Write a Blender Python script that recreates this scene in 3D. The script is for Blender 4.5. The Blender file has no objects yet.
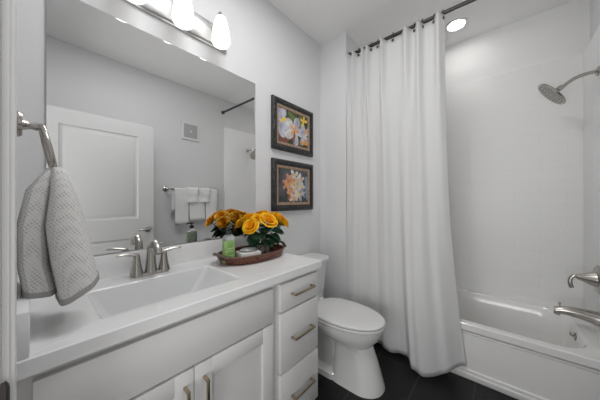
import bpy, bmesh, math, random
from math import sin, cos, pi, sqrt
from mathutils import Vector, Matrix

random.seed(7)
SC = bpy.context.scene
COL = SC.collection

# ------------------------------------------------------------------ camera
cam_data = bpy.data.cameras.new('camera')
cam_data.sensor_width = 36.0
cam_data.lens = 233.0 / 600.0 * 36.0
cam_data.clip_start = 0.01
cam = bpy.data.objects.new('camera', cam_data)
cam.location = (0, 0, 1.22)
cam.rotation_euler = (pi / 2, 0, math.radians(40.71 - 90))
COL.objects.link(cam)
SC.camera = cam

# ------------------------------------------------------------------ world, light, exposure
world = bpy.data.worlds.new('world')
SC.world = world
world.use_nodes = True
world.node_tree.nodes['Background'].inputs['Color'].default_value = (1.0, 0.99, 0.98, 1)
world.node_tree.nodes['Background'].inputs['Strength'].default_value = 0.45
SC.view_settings.view_transform = 'Standard'
SC.view_settings.look = 'None'
SC.view_settings.gamma = 1.0
SC.view_settings.use_curve_mapping = False
SC.view_settings.exposure = 0.95
SC.cycles.use_denoising = True
SC.cycles.max_bounces = 14
SC.cycles.diffuse_bounces = 10
SC.cycles.caustics_reflective = False

SHADE_GLOW = 0.60
DOWN_GLOW = 19.0


def area(name, loc, target, size, size_y, watt, color=(1, 1, 1)):
    ld = bpy.data.lights.new(name, 'AREA')
    ld.shape = 'RECTANGLE'
    ld.size = size
    ld.size_y = size_y
    ld.energy = watt
    ld.color = color
    o = bpy.data.objects.new(name, ld)
    o.location = loc
    d = Vector(target) - Vector(loc)
    o.rotation_euler = d.to_track_quat('-Z', 'Y').to_euler()
    COL.objects.link(o)
    return o


# unseen fill lamp added beyond the doorway to lift ceiling and upper walls
area('hall_fill', (-1.0, 0.18, 0.95), (1.1, 0.5, 2.5), 1.0, 1.2, 11.5)
# soft fill panel added under the ceiling, out of view, no real fixture
area('ceiling_fill', (0.72, 0.58, 2.72), (0.72, 0.58, 0.0), 0.7, 0.40, 6.3)

# ------------------------------------------------------------------ materials


def mat(name, color, rough=0.5, metal=0.0, spec=0.5, trans=0.0, emit=None, strength=0.0, coat=0.0):
    m = bpy.data.materials.new(name)
    m.use_nodes = True
    b = m.node_tree.nodes['Principled BSDF']
    b.inputs['Base Color'].default_value = (*color, 1)
    b.inputs['Roughness'].default_value = rough
    b.inputs['Metallic'].default_value = metal
    b.inputs['Specular IOR Level'].default_value = spec
    b.inputs['Transmission Weight'].default_value = trans
    b.inputs['Coat Weight'].default_value = coat
    if emit:
        b.inputs['Emission Color'].default_value = (*emit, 1)
        b.inputs['Emission Strength'].default_value = strength
    return m


def nd(m, kind, **kw):
    n = m.node_tree.nodes.new(kind)
    for k, v in kw.items():
        if hasattr(n, k):
            setattr(n, k, v)
        else:
            n.inputs[k].default_value = v
    return n


def link(m, a, ao, b, bi):
    m.node_tree.links.new(a.outputs[ao], b.inputs[bi])


def bump(m, height_node, out, strength=0.2, dist=0.002):
    bp = nd(m, 'ShaderNodeBump')
    bp.inputs['Strength'].default_value = strength
    bp.inputs['Distance'].default_value = dist
    link(m, height_node, out, bp, 'Height')
    link(m, bp, 'Normal', m.node_tree.nodes['Principled BSDF'], 'Normal')


def objcoord(m, scale=(1, 1, 1), rot=(0, 0, 0), loc=(0, 0, 0)):
    tc = nd(m, 'ShaderNodeTexCoord')
    mp = nd(m, 'ShaderNodeMapping')
    mp.inputs['Scale'].default_value = scale
    mp.inputs['Rotation'].default_value = rot
    mp.inputs['Location'].default_value = loc
    link(m, tc, 'Object', mp, 'Vector')
    return mp


def noisy(m, c1, c2, scale=5.0, detail=4.0, coordscale=(1, 1, 1), bumps=0.0, lo=0.35, hi=0.65):
    mp = objcoord(m, coordscale)
    n = nd(m, 'ShaderNodeTexNoise')
    n.inputs['Scale'].default_value = scale
    n.inputs['Detail'].default_value = detail
    link(m, mp, 'Vector', n, 'Vector')
    r = nd(m, 'ShaderNodeValToRGB')
    r.color_ramp.elements[0].position = lo
    r.color_ramp.elements[1].position = hi
    r.color_ramp.elements[0].color = (*c1, 1)
    r.color_ramp.elements[1].color = (*c2, 1)
    link(m, n, 'Fac', r, 'Fac')
    link(m, r, 'Color', m.node_tree.nodes['Principled BSDF'], 'Base Color')
    if bumps:
        bump(m, n, 'Fac', bumps)
    return m


WALL = mat('grey_wall_paint', (0.72, 0.72, 0.725), 0.55, spec=0.3)
_n = nd(WALL, 'ShaderNodeTexNoise', Scale=120.0)
link(WALL, objcoord(WALL), 'Vector', _n, 'Vector')
bump(WALL, _n, 'Fac', 0.06, 0.001)
CEIL = mat('ceiling_paint', (0.84, 0.84, 0.84), 0.7, spec=0.2)
TRIM = mat('white_trim_paint', (0.74, 0.74, 0.74), 0.3)
DOORW = mat('white_door_paint', (0.60, 0.60, 0.60), 0.35)
CABINET = mat('white_cabinet_paint', (0.73, 0.725, 0.715), 0.35)
GAP = mat('cabinet_shadow_gap', (0.50, 0.495, 0.49), 0.6)
STONE = mat('white_cultured_marble', (0.86, 0.86, 0.86), 0.14, coat=0.2)
noisy(STONE, (0.84, 0.84, 0.845), (0.87, 0.87, 0.87), 3.0, 6.0)
BASIN = mat('white_basin_glaze', (0.74, 0.745, 0.75), 0.12, coat=0.3)
PORC = mat('white_porcelain', (0.74, 0.74, 0.73), 0.08, coat=0.5)
SEATM = mat('white_plastic_seat', (0.73, 0.73, 0.725), 0.2)
TUBM = mat('white_tub_acrylic', (0.80, 0.795, 0.785), 0.16, coat=0.3)
NICKEL = mat('brushed_nickel', (0.47, 0.45, 0.42), 0.25, 1.0)
_n = nd(NICKEL, 'ShaderNodeTexNoise', Scale=60.0)
link(NICKEL, objcoord(NICKEL, (1, 1, 14)), 'Vector', _n, 'Vector')
bump(NICKEL, _n, 'Fac', 0.04, 0.0006)
DNICKEL = mat('dark_nickel', (0.30, 0.295, 0.285), 0.3, 1.0)
BRASS = mat('champagne_bronze', (0.46, 0.37, 0.26), 0.3, 1.0)
RODM = mat('dark_bronze_rod', (0.085, 0.075, 0.075), 0.32, 0.8)
MIRROR = mat('mirror_silver', (0.90, 0.905, 0.905), 0.0, 1.0)
EDGE = mat('mirror_edge', (0.45, 0.47, 0.47), 0.2, 0.3)
BLACKP = mat('black_plastic', (0.02, 0.02, 0.022), 0.3)
DARK = mat('dark_recess', (0.02, 0.02, 0.02), 0.8)
TOWELW = mat('white_terry', (0.82, 0.82, 0.82), 0.95, spec=0.1)
_n = nd(TOWELW, 'ShaderNodeTexNoise', Scale=220.0)
link(TOWELW, objcoord(TOWELW), 'Vector', _n, 'Vector')
bump(TOWELW, _n, 'Fac', 0.35, 0.003)

# grey waffle weave hand towel
WAFFLE = mat('grey_dotted_weave', (0.5, 0.5, 0.5), 0.95, spec=0.1)
_mp = objcoord(WAFFLE, (1, 1, 1), (0.0, 0.6, 0.0))
_v = nd(WAFFLE, 'ShaderNodeTexVoronoi', Scale=150.0)
_v.inputs['Randomness'].default_value = 0.12
link(WAFFLE, _mp, 'Vector', _v, 'Vector')
_r = nd(WAFFLE, 'ShaderNodeValToRGB')
_r.color_ramp.elements[0].position = 0.18
_r.color_ramp.elements[1].position = 0.42
_r.color_ramp.elements[0].color = (0.47, 0.46, 0.45, 1)
_r.color_ramp.elements[1].color = (0.70, 0.695, 0.68, 1)
link(WAFFLE, _v, 'Distance', _r, 'Fac')
link(WAFFLE, _r, 'Color', WAFFLE.node_tree.nodes['Principled BSDF'], 'Base Color')
bump(WAFFLE, _v, 'Distance', 0.5, 0.003)
WAFFLEHEM = mat('grey_woven_hem', (0.42, 0.41, 0.40), 0.95, spec=0.1)
_v = nd(WAFFLEHEM, 'ShaderNodeTexNoise', Scale=300.0)
bump(WAFFLEHEM, _v, 'Fac', 0.5, 0.003)

# dark floor tile
FLOOR = mat('charcoal_floor_tile', (0.012, 0.012, 0.013), 0.45, spec=0.35)
_mp = objcoord(FLOOR, (1, 1, 1), loc=(0.30, 0.173, 0))
_b = nd(FLOOR, 'ShaderNodeTexBrick')
_b.inputs['Scale'].default_value = 1.0
_b.inputs['Brick Width'].default_value = 0.60
_b.inputs['Row Height'].default_value = 0.30
_b.inputs['Mortar Size'].default_value = 0.0035
_b.inputs['Color1'].default_value = (0.005, 0.0048, 0.005, 1)
_b.inputs['Color2'].default_value = (0.006, 0.0058, 0.006, 1)
_b.inputs['Mortar'].default_value = (0.035, 0.034, 0.033, 1)
link(FLOOR, _mp, 'Vector', _b, 'Vector')
link(FLOOR, _b, 'Color', FLOOR.node_tree.nodes['Principled BSDF'], 'Base Color')
HALLF = mat('hall_floor_wood', (0.25, 0.20, 0.15), 0.5)
noisy(HALLF, (0.20, 0.16, 0.12), (0.30, 0.24, 0.18), 6.0, 4.0, (1, 12, 1))


def tile_mat(name, ax):
    m = mat(name, (0.85, 0.85, 0.845), 0.42, spec=0.4)
    tc = nd(m, 'ShaderNodeTexCoord')
    sp = nd(m, 'ShaderNodeSeparateXYZ')
    link(m, tc, 'Object', sp, 'Vector')
    cb = nd(m, 'ShaderNodeCombineXYZ')
    link(m, sp, 'Y' if ax == 'y' else 'X', cb, 'X')
    link(m, sp, 'Z', cb, 'Y')
    b = nd(m, 'ShaderNodeTexBrick')
    b.inputs['Scale'].default_value = 1.0
    b.inputs['Brick Width'].default_value = 0.30
    b.inputs['Row Height'].default_value = 0.095
    b.inputs['Mortar Size'].default_value = 0.0018
    b.inputs['Mortar Smooth'].default_value = 0.6
    link(m, cb, 'Vector', b, 'Vector')
    iv = nd(m, 'ShaderNodeMath', operation='SUBTRACT')
    iv.inputs[0].default_value = 1.0
    link(m, b, 'Fac', iv, 1)
    bump(m, iv, 'Value', 0.5, 0.0019)
    return m


TILEY = tile_mat('white_embossed_tile_back', 'y')
TILEX = tile_mat('white_embossed_tile_end', 'x')

# curtain: white cloth that lets some light through
def cloth(name, c, tw):
    m = bpy.data.materials.new(name)
    m.use_nodes = True
    nt = m.node_tree
    b = nt.nodes['Principled BSDF']
    b.inputs['Base Color'].default_value = (*c, 1)
    b.inputs['Roughness'].default_value = 0.8
    b.inputs['Specular IOR Level'].default_value = 0.2
    t = nt.nodes.new('ShaderNodeBsdfTranslucent')
    t.inputs['Color'].default_value = (*c, 1)
    mx = nt.nodes.new('ShaderNodeMixShader')
    mx.inputs[0].default_value = tw
    nt.links.new(b.outputs[0], mx.inputs[1])
    nt.links.new(t.outputs[0], mx.inputs[2])
    nt.links.new(mx.outputs[0], nt.nodes['Material Output'].inputs[0])
    return m


CURTAIN = cloth('white_curtain_cloth', (0.86, 0.86, 0.86), 0.38)
CURTAINB = cloth('white_curtain_top_band', (0.88, 0.88, 0.88), 0.5)

# things
FRAMEB = mat('ornate_black_wood', (0.03, 0.03, 0.03), 0.35)
noisy(FRAMEB, (0.010, 0.010, 0.011), (0.06, 0.057, 0.055), 95.0, 3.0, (1, 1, 1), 0.0, 0.42, 0.72)
_v = nd(FRAMEB, 'ShaderNodeTexVoronoi', Scale=75.0)
link(FRAMEB, objcoord(FRAMEB), 'Vector', _v, 'Vector')
bump(FRAMEB, _v, 'Distance', 0.9, 0.006)
FILLET = mat('bronze_fillet', (0.36, 0.25, 0.16), 0.4, 0.35)
noisy(FILLET, (0.30, 0.20, 0.13), (0.45, 0.33, 0.23), 60.0)
PAINT1 = mat('painted_leafy_background', (0.08, 0.10, 0.05), 0.5)
noisy(PAINT1, (0.014, 0.013, 0.010), (0.09, 0.11, 0.035), 11.0, 3.0, (1, 1, 1), 0.0, 0.38, 0.70)
PAINT2 = mat('painted_slate_background', (0.05, 0.055, 0.06), 0.5)
noisy(PAINT2, (0.022, 0.025, 0.026), (0.11, 0.115, 0.125), 7.0, 3.0)
P_LAV = mat('painted_lavender_petal', (0.45, 0.46, 0.55), 0.5)
noisy(P_LAV, (0.30, 0.30, 0.38), (0.60, 0.60, 0.68), 16.0, 2.0)
P_WHITE = mat('painted_white_petal', (0.62, 0.60, 0.58), 0.5)
noisy(P_WHITE, (0.42, 0.38, 0.36), (0.76, 0.74, 0.72), 18.0, 2.0)
P_ORANGE = mat('painted_orange_heart', (0.80, 0.34, 0.04), 0.5)
P_YELLOW = mat('painted_yellow_heart', (0.80, 0.55, 0.08), 0.5)
P_PINK = mat('painted_coral_petal', (0.55, 0.24, 0.14), 0.5)
noisy(P_PINK, (0.35, 0.12, 0.08), (0.70, 0.38, 0.24), 20.0, 2.0)
P_BLUE = mat('painted_blue_grey', (0.22, 0.29, 0.38), 0.5)
P_GREEN = mat('painted_green_leaf', (0.13, 0.18, 0.05), 0.5)
P_BROWN = mat('painted_red_brown', (0.20, 0.07, 0.05), 0.5)

ROSE = mat('golden_yellow_petal', (0.85, 0.47, 0.008), 0.55, spec=0.25)
noisy(ROSE, (0.82, 0.38, 0.004), (0.93, 0.56, 0.015), 26.0, 2.0)
ROSEC = mat('deep_orange_rose_heart', (0.83, 0.36, 0.004), 0.55, spec=0.25)
LEAF = mat('dark_green_leaf', (0.018, 0.075, 0.03), 0.4)
noisy(LEAF, (0.010, 0.042, 0.018), (0.035, 0.115, 0.05), 28.0, 3.0)
STEM = mat('green_stem', (0.05, 0.10, 0.03), 0.5)
VASE = mat('grey_stone_vase', (0.20, 0.18, 0.165), 0.35)
noisy(VASE, (0.09, 0.078, 0.070), (0.36, 0.34, 0.31), 45.0, 3.0)
RATTAN = mat('woven_red_brown_rattan', (0.12, 0.04, 0.02), 0.5)
_mp = objcoord(RATTAN, (1, 1, 1))
_w = nd(RATTAN, 'ShaderNodeTexVoronoi', Scale=105.0)
_w.inputs['Randomness'].default_value = 0.35
link(RATTAN, _mp, 'Vector', _w, 'Vector')
_r = nd(RATTAN, 'ShaderNodeValToRGB')
_r.color_ramp.elements[0].position = 0.1
_r.color_ramp.elements[1].position = 0.6
_r.color_ramp.elements[0].color = (0.34, 0.125, 0.065, 1)
_r.color_ramp.elements[1].color = (0.065, 0.02, 0.012, 1)
link(RATTAN, _w, 'Distance', _r, 'Fac')
link(RATTAN, _r, 'Color', RATTAN.node_tree.nodes['Principled BSDF'], 'Base Color')
bump(RATTAN, _w, 'Distance', 0.8, 0.004)
RIMW = mat('brown_rattan_rim', (0.13, 0.055, 0.03), 0.4)
HANDW = mat('dark_wood_handle', (0.085, 0.06, 0.045), 0.45)
GREENL = mat('lime_green_label', (0.26, 0.45, 0.13), 0.4)
noisy(GREENL, (0.20, 0.38, 0.10), (0.34, 0.54, 0.19), 30.0, 3.0)
LABELW = mat('pale_label_print', (0.55, 0.68, 0.42), 0.4)
CLEAR = mat('clear_bottle_plastic', (0.90, 0.96, 0.95), 0.06, trans=0.75)
CLOTHW = mat('white_ceramic_box', (0.78, 0.77, 0.75), 0.3)
GREYTOP = mat('grey_marbled_top', (0.2, 0.2, 0.2), 0.3)
noisy(GREYTOP, (0.10, 0.105, 0.10), (0.36, 0.36, 0.35), 30.0, 4.0)
BACKPL = mat('satin_nickel_plate', (0.62, 0.62, 0.61), 0.3, 1.0)
SHADEM = mat('frosted_glass_shade_lit', (0.6, 0.6, 0.6), 0.35, emit=(1.0, 0.985, 0.96), strength=SHADE_GLOW)
BULBM = mat('glowing_bulb', (1, 1, 1), 0.4, emit=(1.0, 0.97, 0.92), strength=1.6)
DOWNM = mat('lit_downlight_lens', (1, 1, 1), 0.4, emit=(1.0, 0.975, 0.94), strength=DOWN_GLOW)
SOCK = mat('white_vent_plastic', (0.74, 0.74, 0.74), 0.45)
VENTIN = mat('vent_grey_grille', (0.48, 0.48, 0.48), 0.6)

# ------------------------------------------------------------------ mesh building


class MB:
    """collects shapes (given in world or local coordinates) into ONE mesh"""

    def __init__(self):
        self.bm = bmesh.new()
        self.mi = 0

    def _absorb(self, tmp, smooth=False):
        tmp.verts.ensure_lookup_table()
        mp = {}
        for v in tmp.verts:
            mp[v] = self.bm.verts.new(v.co)
        for f in tmp.faces:
            try:
                nf = self.bm.faces.new([mp[v] for v in f.verts])
                nf.material_index = self.mi
                nf.smooth = smooth or f.smooth
            except ValueError:
                pass
        tmp.free()
        return self

    def box(self, x0, x1, y0, y1, z0, z1, bev=0.0, seg=2, M=None, smooth=False):
        t = bmesh.new()
        bmesh.ops.create_cube(t, size=1.0)
        for v in t.verts:
            v.co = Vector(((x0 + x1) / 2 + v.co.x * (x1 - x0), (y0 + y1) / 2 + v.co.y * (y1 - y0),
                           (z0 + z1) / 2 + v.co.z * (z1 - z0)))
        if bev > 0:
            bmesh.ops.bevel(t, geom=list(t.edges), offset=bev, segments=seg, profile=0.5, affect='EDGES')
        if M is not None:
            bmesh.ops.transform(t, matrix=M, verts=list(t.verts))
        return self._absorb(t, smooth)

    def loft(self, rings, cap0=True, cap1=True, closed=True, smooth=True):
        t = bmesh.new()
        vr = [[t.verts.new(Vector(p)) for p in r] for r in rings]
        n = len(vr[0])
        for a, b in zip(vr[:-1], vr[1:]):
            for i in range(n if closed else n - 1):
                j = (i + 1) % n
                f = t.faces.new((a[i], a[j], b[j], b[i]))
                f.smooth = smooth
        if cap0 and closed:
            t.faces.new(list(reversed(vr[0])))
        if cap1 and closed:
            t.faces.new(vr[-1])
        bmesh.ops.recalc_face_normals(t, faces=list(t.faces))
        return self._absorb(t)

    def lathe(self, prof, c=(0, 0, 0), axis=(0, 0, 1), seg=28, cap0=True, cap1=True):
        ax = Vector(axis).normalized()
        q = Vector((0, 0, 1)).rotation_difference(ax)
        rings = []
        for r, h in prof:
            rings.append([Vector(c) + q @ Vector((max(r, 1e-5) * cos(2 * pi * i / seg), max(r, 1e-5) * sin(2 * pi * i / seg), h))
                          for i in range(seg)])
        return self.loft(rings, cap0, cap1)

    def cyl(self, p0, p1, r0, r1=None, seg=20):
        p0, p1 = Vector(p0), Vector(p1)
        d = p1 - p0
        return self.lathe([(r0, 0), (r0 if r1 is None else r1, d.length)], p0, d, seg)

    def tube(self, pts, rad, seg=14, closed=False, sx=1.0, sy=1.0, up=(0, 0, 1)):
        pts = [Vector(p) for p in pts]
        n = len(pts)
        if not hasattr(rad, '__len__'):
            rad = [rad] * n
        rings = []
        prev = None
        for i, p in enumerate(pts):
            a = pts[(i - 1) % n] if (closed or i > 0) else p
            b = pts[(i + 1) % n] if (closed or i < n - 1) else p
            d = (b - a).normalized()
            ref = prev if prev is not None else Vector(up)
            s = d.cross(ref)
            if s.length < 1e-4:
                s = d.cross(Vector((1, 0.1, 0)))
            s.normalize()
            u = s.cross(d).normalized()
            prev = u
            rings.append([p + s * (rad[i] * sx * cos(2 * pi * k / seg)) + u * (rad[i] * sy * sin(2 * pi * k / seg)) for k in range(seg)])
        if closed:
            rings.append(rings[0])
            return self.loft(rings, False, False)
        return self.loft(rings)

    def sphere(self, c, r, sx=1, sy=1, sz=1, seg=16, rg=10):
        t = bmesh.new()
        bmesh.ops.create_uvsphere(t, u_segments=seg, v_segments=rg, radius=r)
        for v in t.verts:
            v.co = Vector((c[0] + v.co.x * sx, c[1] + v.co.y * sy, c[2] + v.co.z * sz))
        return self._absorb(t, True)

    def poly(self, pts, flip=False):
        vs = [self.bm.verts.new(Vector(p)) for p in pts]
        if flip:
            vs.reverse()
        f = self.bm.faces.new(vs)
        f.material_index = self.mi
        return self

    def grid(self, fn, nu, nv, smooth=True):
        t = bmesh.new()
        V = [[t.verts.new(Vector(fn(i / nu, j / nv))) for j in range(nv + 1)] for i in range(nu + 1)]
        for i in range(nu):
            for j in range(nv):
                f = t.faces.new((V[i][j], V[i + 1][j], V[i + 1][j + 1], V[i][j + 1]))
                f.smooth = smooth
        return self._absorb(t)

    def build(self, name, material, parent=None, origin=None, autosmooth=True):
        me = bpy.data.meshes.new(name)
        if parent is not None:
            w = Vector((0, 0, 0))
            p = parent
            while p is not None:
                w += p.location
                p = p.parent
            off = w
            loc = Vector((0, 0, 0))
        elif origin is not None:
            off = loc = Vector(origin)
        else:
            xs = [v.co.x for v in self.bm.verts]
            ys = [v.co.y for v in self.bm.verts]
            zs = [v.co.z for v in self.bm.verts]
            off = loc = Vector(((min(xs) + max(xs)) / 2, (min(ys) + max(ys)) / 2, min(zs)))
        for v in self.bm.verts:
            v.co -= off
        self.bm.normal_update()
        self.bm.to_mesh(me)
        self.bm.free()
        mats = material if isinstance(material, (list, tuple)) else [material]
        for m in mats:
            me.materials.append(m)
        if autosmooth:
            try:
                me.set_sharp_from_angle(angle=math.radians(38))
            except Exception:
                pass
        o = bpy.data.objects.new(name, me)
        o.location = loc
        COL.objects.link(o)
        if parent is not None:
            o.parent = parent
        return o


def tag(o, label, cat, group=None, kind=None):
    o['label'] = label
    o['category'] = cat
    if group:
        o['group'] = group
    if kind:
        o['kind'] = kind
    return o


def thing(name, loc, label, cat, group=None):
    o = bpy.data.objects.new(name, None)
    o.empty_display_size = 0.05
    o.location = loc
    COL.objects.link(o)
    return tag(o, label, cat, group)


def struct(o, label, cat):
    return tag(o, label, cat, None, 'structure')


def copy_tree(o, parent=None):
    c = o.copy()
    COL.objects.link(c)
    if parent is not None:
        c.parent = parent
    for ch in list(o.children):
        copy_tree(ch, c)
    return c


def bez(p0, p1, p2, p3, n=12):
    p0, p1, p2, p3 = map(Vector, (p0, p1, p2, p3))
    out = []
    for i in range(n + 1):
        t = i / n
        out.append(p0 * (1 - t) ** 3 + p1 * 3 * t * (1 - t) ** 2 + p2 * 3 * t * t * (1 - t) + p3 * t ** 3)
    return out


def smooth01(t):
    t = max(0.0, min(1.0, t))
    return t * t * (3 - 2 * t)


def lerp(a, b, t):
    return a + (b - a) * t


def interp(keys, t):
    """piecewise-linear table, smoothed"""
    for (t0, v0), (t1, v1) in zip(keys[:-1], keys[1:]):
        if t <= t1:
            return lerp(v0, v1, smooth01((t - t0) / (t1 - t0)))
    return keys[-1][1]


# ------------------------------------------------------------------ room dimensions
XL = -0.03        # left wall, with the doorway the picture is taken from
YM = 1.34         # mirror wall
XS = 1.862        # short wall beyond the toilet
YS = 1.056        # head end of the tub alcove
XB = 2.70         # tub's long back wall
YF = -0.50        # wall facing the mirror
ZC = 2.735        # ceiling
DY0, DY1, DZ = -0.245, 0.615, 2.05   # doorway in the left wall

# ------------------------------------------------------------------ setting
struct(MB().box(XL - 0.14, XB + 0.12, YF - 0.12, YM + 0.12, -0.08, 0.0).build('floor', FLOOR, origin=(0, 0, 0)),
       'dark charcoal rectangular tile floor with thin grout lines', 'floor')
struct(MB().box(-2.6, XL - 0.14, -0.9, 1.5, -0.08, 0.0).build('floor_hall', HALLF, origin=(0, 0, 0)),
       'brown wood floor of the hallway outside the doorway', 'floor')
struct(MB().box(XL - 0.14, XB + 0.12, YF - 0.12, YM + 0.12, ZC, ZC + 0.08).build('ceiling', CEIL),
       'plain white ceiling above the whole bathroom', 'ceiling')
struct(MB().box(XL - 0.14, XB + 0.12, YM, YM + 0.12, 0, ZC).build('wall_back', WALL),
       'light grey painted wall behind the mirror and toilet', 'wall')
m = MB()
m.box(XS, XB, YS, YM, 0, ZC)
struct(m.build('wall_alcove', WALL), 'grey wall return beyond the toilet at the head of the tub', 'wall')
struct(MB().box(XB, XB + 0.12, YF, YM, 0, ZC).build('wall_right', CEIL),
       'white painted wall along the far side of the tub', 'wall')
struct(MB().box(XL - 0.14, XB + 0.12, YF - 0.12, YF, 0, ZC).build('wall_front', WALL),
       'light grey wall facing the mirror, seen in its reflection', 'wall')
m = MB()
m.box(XL - 0.14, XL, DY1, YM, 0, ZC)
m.box(XL - 0.14, XL, YF, DY0, 0, ZC)
m.box(XL - 0.14, XL, DY0, DY1, DZ, ZC)
struct(m.build('wall_left', WALL), 'grey painted wall around the doorway at the left', 'wall')

# baseboards
def board(name, x0, x1, y0, y1, lab):
    mm = MB()
    mm.box(x0, x1, y0, y1, 0, 0.10, 0.004)
    struct(mm.build(name, TRIM), lab, 'baseboard')


board('baseboard_back', 1.10, XS - 0.014, YM - 0.014, YM, 'white baseboard along the wall behind the toilet')
board('baseboard_alcove', XS - 0.014, XS, YS, YM, 'white baseboard on the short wall beside the toilet')
board('baseboard_front', 0.0, 1.86, YF, YF + 0.014, 'white baseboard below the towel bar wall')

# door casing (room side), jamb lining and stop
m = MB()
for (a, b, t) in ((DY1 - 0.004, DY1 + 0.066, 0.015),):
    m.box(XL, XL + t, a, b, 0, DZ + 0.066, 0.003)
    m.box(XL, XL + 0.009, a - 0.004, a + 0.012, 0, DZ, 0.002)
m.box(XL, XL + 0.015, DY0 - 0.066, DY0 - 0.001, 0, DZ + 0.066, 0.003)
m.box(XL, XL + 0.015, DY0 - 0.066, DY1 + 0.066, DZ - 0.004, DZ + 0.066, 0.003)
casing = m.build('trim_1', TRIM)
struct(casing, 'white door casing around the doorway at the left edge', 'door casing')
m = MB()
m.box(XL - 0.14, XL, DY1 - 0.016, DY1, 0, DZ)
m.box(XL - 0.14, XL, DY0, DY0 + 0.012, 0, DZ)
m.box(XL - 0.14, XL, DY0, DY1, DZ - 0.016, DZ)
m.box(XL - 0.09, XL - 0.045, DY1 - 0.028, DY1 - 0.016, 0, DZ, 0.002)
jamb = m.build('trim_2', TRIM)
struct(jamb, 'white door jamb lining with the dark strike plate', 'door jamb')
m = MB()
m.box(XL - 0.026, XL + 0.001, DY1 - 0.0185, DY1 - 0.0165, 0.860, 0.926, 0.0008)
m.loft([[(XL + a, DY1 - 0.0185 + b, 0.897 + h) for (a, b) in ((0.0, 0.0), (0.006, 0.0), (0.0085, 0.0020), (0.0098, 0.005), (0.0088, 0.0056), (0.0078, 0.0035), (0.0055, 0.002), (0.0, 0.002))] for h in (-0.034, 0.020)] +
       [[(XL + a * 0.9, DY1 - 0.0185 + b, 0.897 + 0.027) for (a, b) in ((0.0, 0.0), (0.006, 0.0), (0.0085, 0.0020), (0.0098, 0.005), (0.0088, 0.0056), (0.0078, 0.0035), (0.0055, 0.002), (0.0, 0.002))]] +
       [[(XL + a * 0.55, DY1 - 0.0185 + b, 0.897 + 0.033) for (a, b) in ((0.0, 0.0), (0.006, 0.0), (0.0085, 0.0020), (0.0098, 0.005), (0.0088, 0.0056), (0.0078, 0.0035), (0.0055, 0.002), (0.0, 0.002))]])
m.build('strike_plate', RODM, jamb)

# door leaf, swung open into the room parallel to the mirror
dr = thing('door_1', (0.02, -0.25, 0.008), 'open white two panel door with lever handle, seen in the mirror', 'door')
dr['kind'] = 'structure'
dx0, dx1, dyf, dyb = 0.015, 0.90, -0.250, -0.286
m = MB()
zs = [0.008, 0.25, 0.82, 1.027, 1.893, 2.03]
xs = [dx0, 0.164, 0.756, dx1]
m.box(xs[0], xs[1], dyb, dyf, zs[0], zs[5])
m.box(xs[2], xs[3], dyb, dyf, zs[0], zs[5])
m.box(xs[1], xs[2], dyb, dyf, zs[0], zs[1])
m.box(xs[1], xs[2], dyb, dyf, zs[2], zs[3])
m.box(xs[1], xs[2], dyb, dyf, zs[4], zs[5])
m.build('door_leaf', DOORW, dr)
for (za, zb) in ((zs[1], zs[2]), (zs[3], zs[4])):
    m = MB()
    # sunk moulding stepping down to a raised field, both faces
    for sgn, yf in ((1, dyf), (-1, dyb)):
        def rr(ins, dep):
            y = yf - sgn * dep
            return [(xs[1] + ins, y, za + ins), (xs[2] - ins, y, za + ins), (xs[2] - ins, y, zb - ins), (xs[1] + ins, y, zb - ins)]
        m.loft([rr(0, 0.0), rr(0.006, 0.009), (rr(0.022, 0.012)), rr(0.034, 0.006), rr(0.05, 0.003)], False, True, smooth=False)
    m.build('door_panel', DOORW, dr)
m = MB()
for sgn, yf in ((1, dyf), (-1, dyb)):
    c = (0.845, yf, 0.905)
    m.lathe([(0.032, 0), (0.032, 0.006), (0.026, 0.010), (0.012, 0.012), (0.011, 0.045), (0.0, 0.047)], c, (0, sgn, 0))
    m.tube(bez((0.847, yf + sgn * 0.04, 0.905), (0.81, yf + sgn * 0.05, 0.910), (0.78, yf + sgn * 0.048, 0.898), (0.745, yf + sgn * 0.042, 0.903)), [0.0105] * 5 + [0.009] * 8, 12)
m.build('door_handle', NICKEL, dr)
m = MB()
for z in (0.25, 1.05, 1.82):
    m.cyl((dx0 - 0.003, dyf + 0.006, z - 0.045), (dx0 - 0.003, dyf + 0.006, z + 0.045), 0.006)
m.build('hinge', NICKEL, dr)

# ------------------------------------------------------------------ tub surround (three tiled panels)
ZT, ZR = 2.315, 0.377
m = MB()
m.box(XB - 0.02, XB, YF + 0.03, YS, ZR - 0.02, ZT, 0.004)
struct(m.build('wall_surround_back', TILEY, origin=(XB, 0.06, 0.43)), 'white tile-embossed surround panel along the back of the tub', 'shower surround')
m = MB()
m.box(1.915, XB - 0.02, YF, YF + 0.033, 0, ZT, 0.004)
struct(m.build('wall_surround_plumbing', TILEX, origin=(1.9, 0, 0.43)), 'white surround panel carrying the shower head and tub spout', 'shower surround')
m = MB()
m.box(1.915, XB - 0.02, YS - 0.02, YS, 0, ZT, 0.004)
struct(m.build('wall_surround_head', TILEX, origin=(1.9, 0, 0.43)), 'white surround panel at the head of the tub behind the curtain', 'shower surround')

# ------------------------------------------------------------------ bathtub
YT0, YT1 = YF + 0.033, YS - 0.02
XT0, XT1 = 1.945, XB - 0.02
tub = thing('bathtub', (2.32, 0.28, 0), 'white alcove bathtub with grooved apron beneath the white curtain', 'bathtub')


def rrect(x0, x1, y0, y1, z, r, n=8):
    pts = []
    for (cx, cy, a0) in ((x1 - r, y1 - r, 0), (x0 + r, y1 - r, pi / 2), (x0 + r, y0 + r, pi), (x1 - r, y0 + r, 3 * pi / 2)):
        for k in range(n + 1):
            a = a0 + (pi / 2) * k / n
            pts.append((cx + r * cos(a), cy + r * sin(a), z))
    return pts


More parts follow.
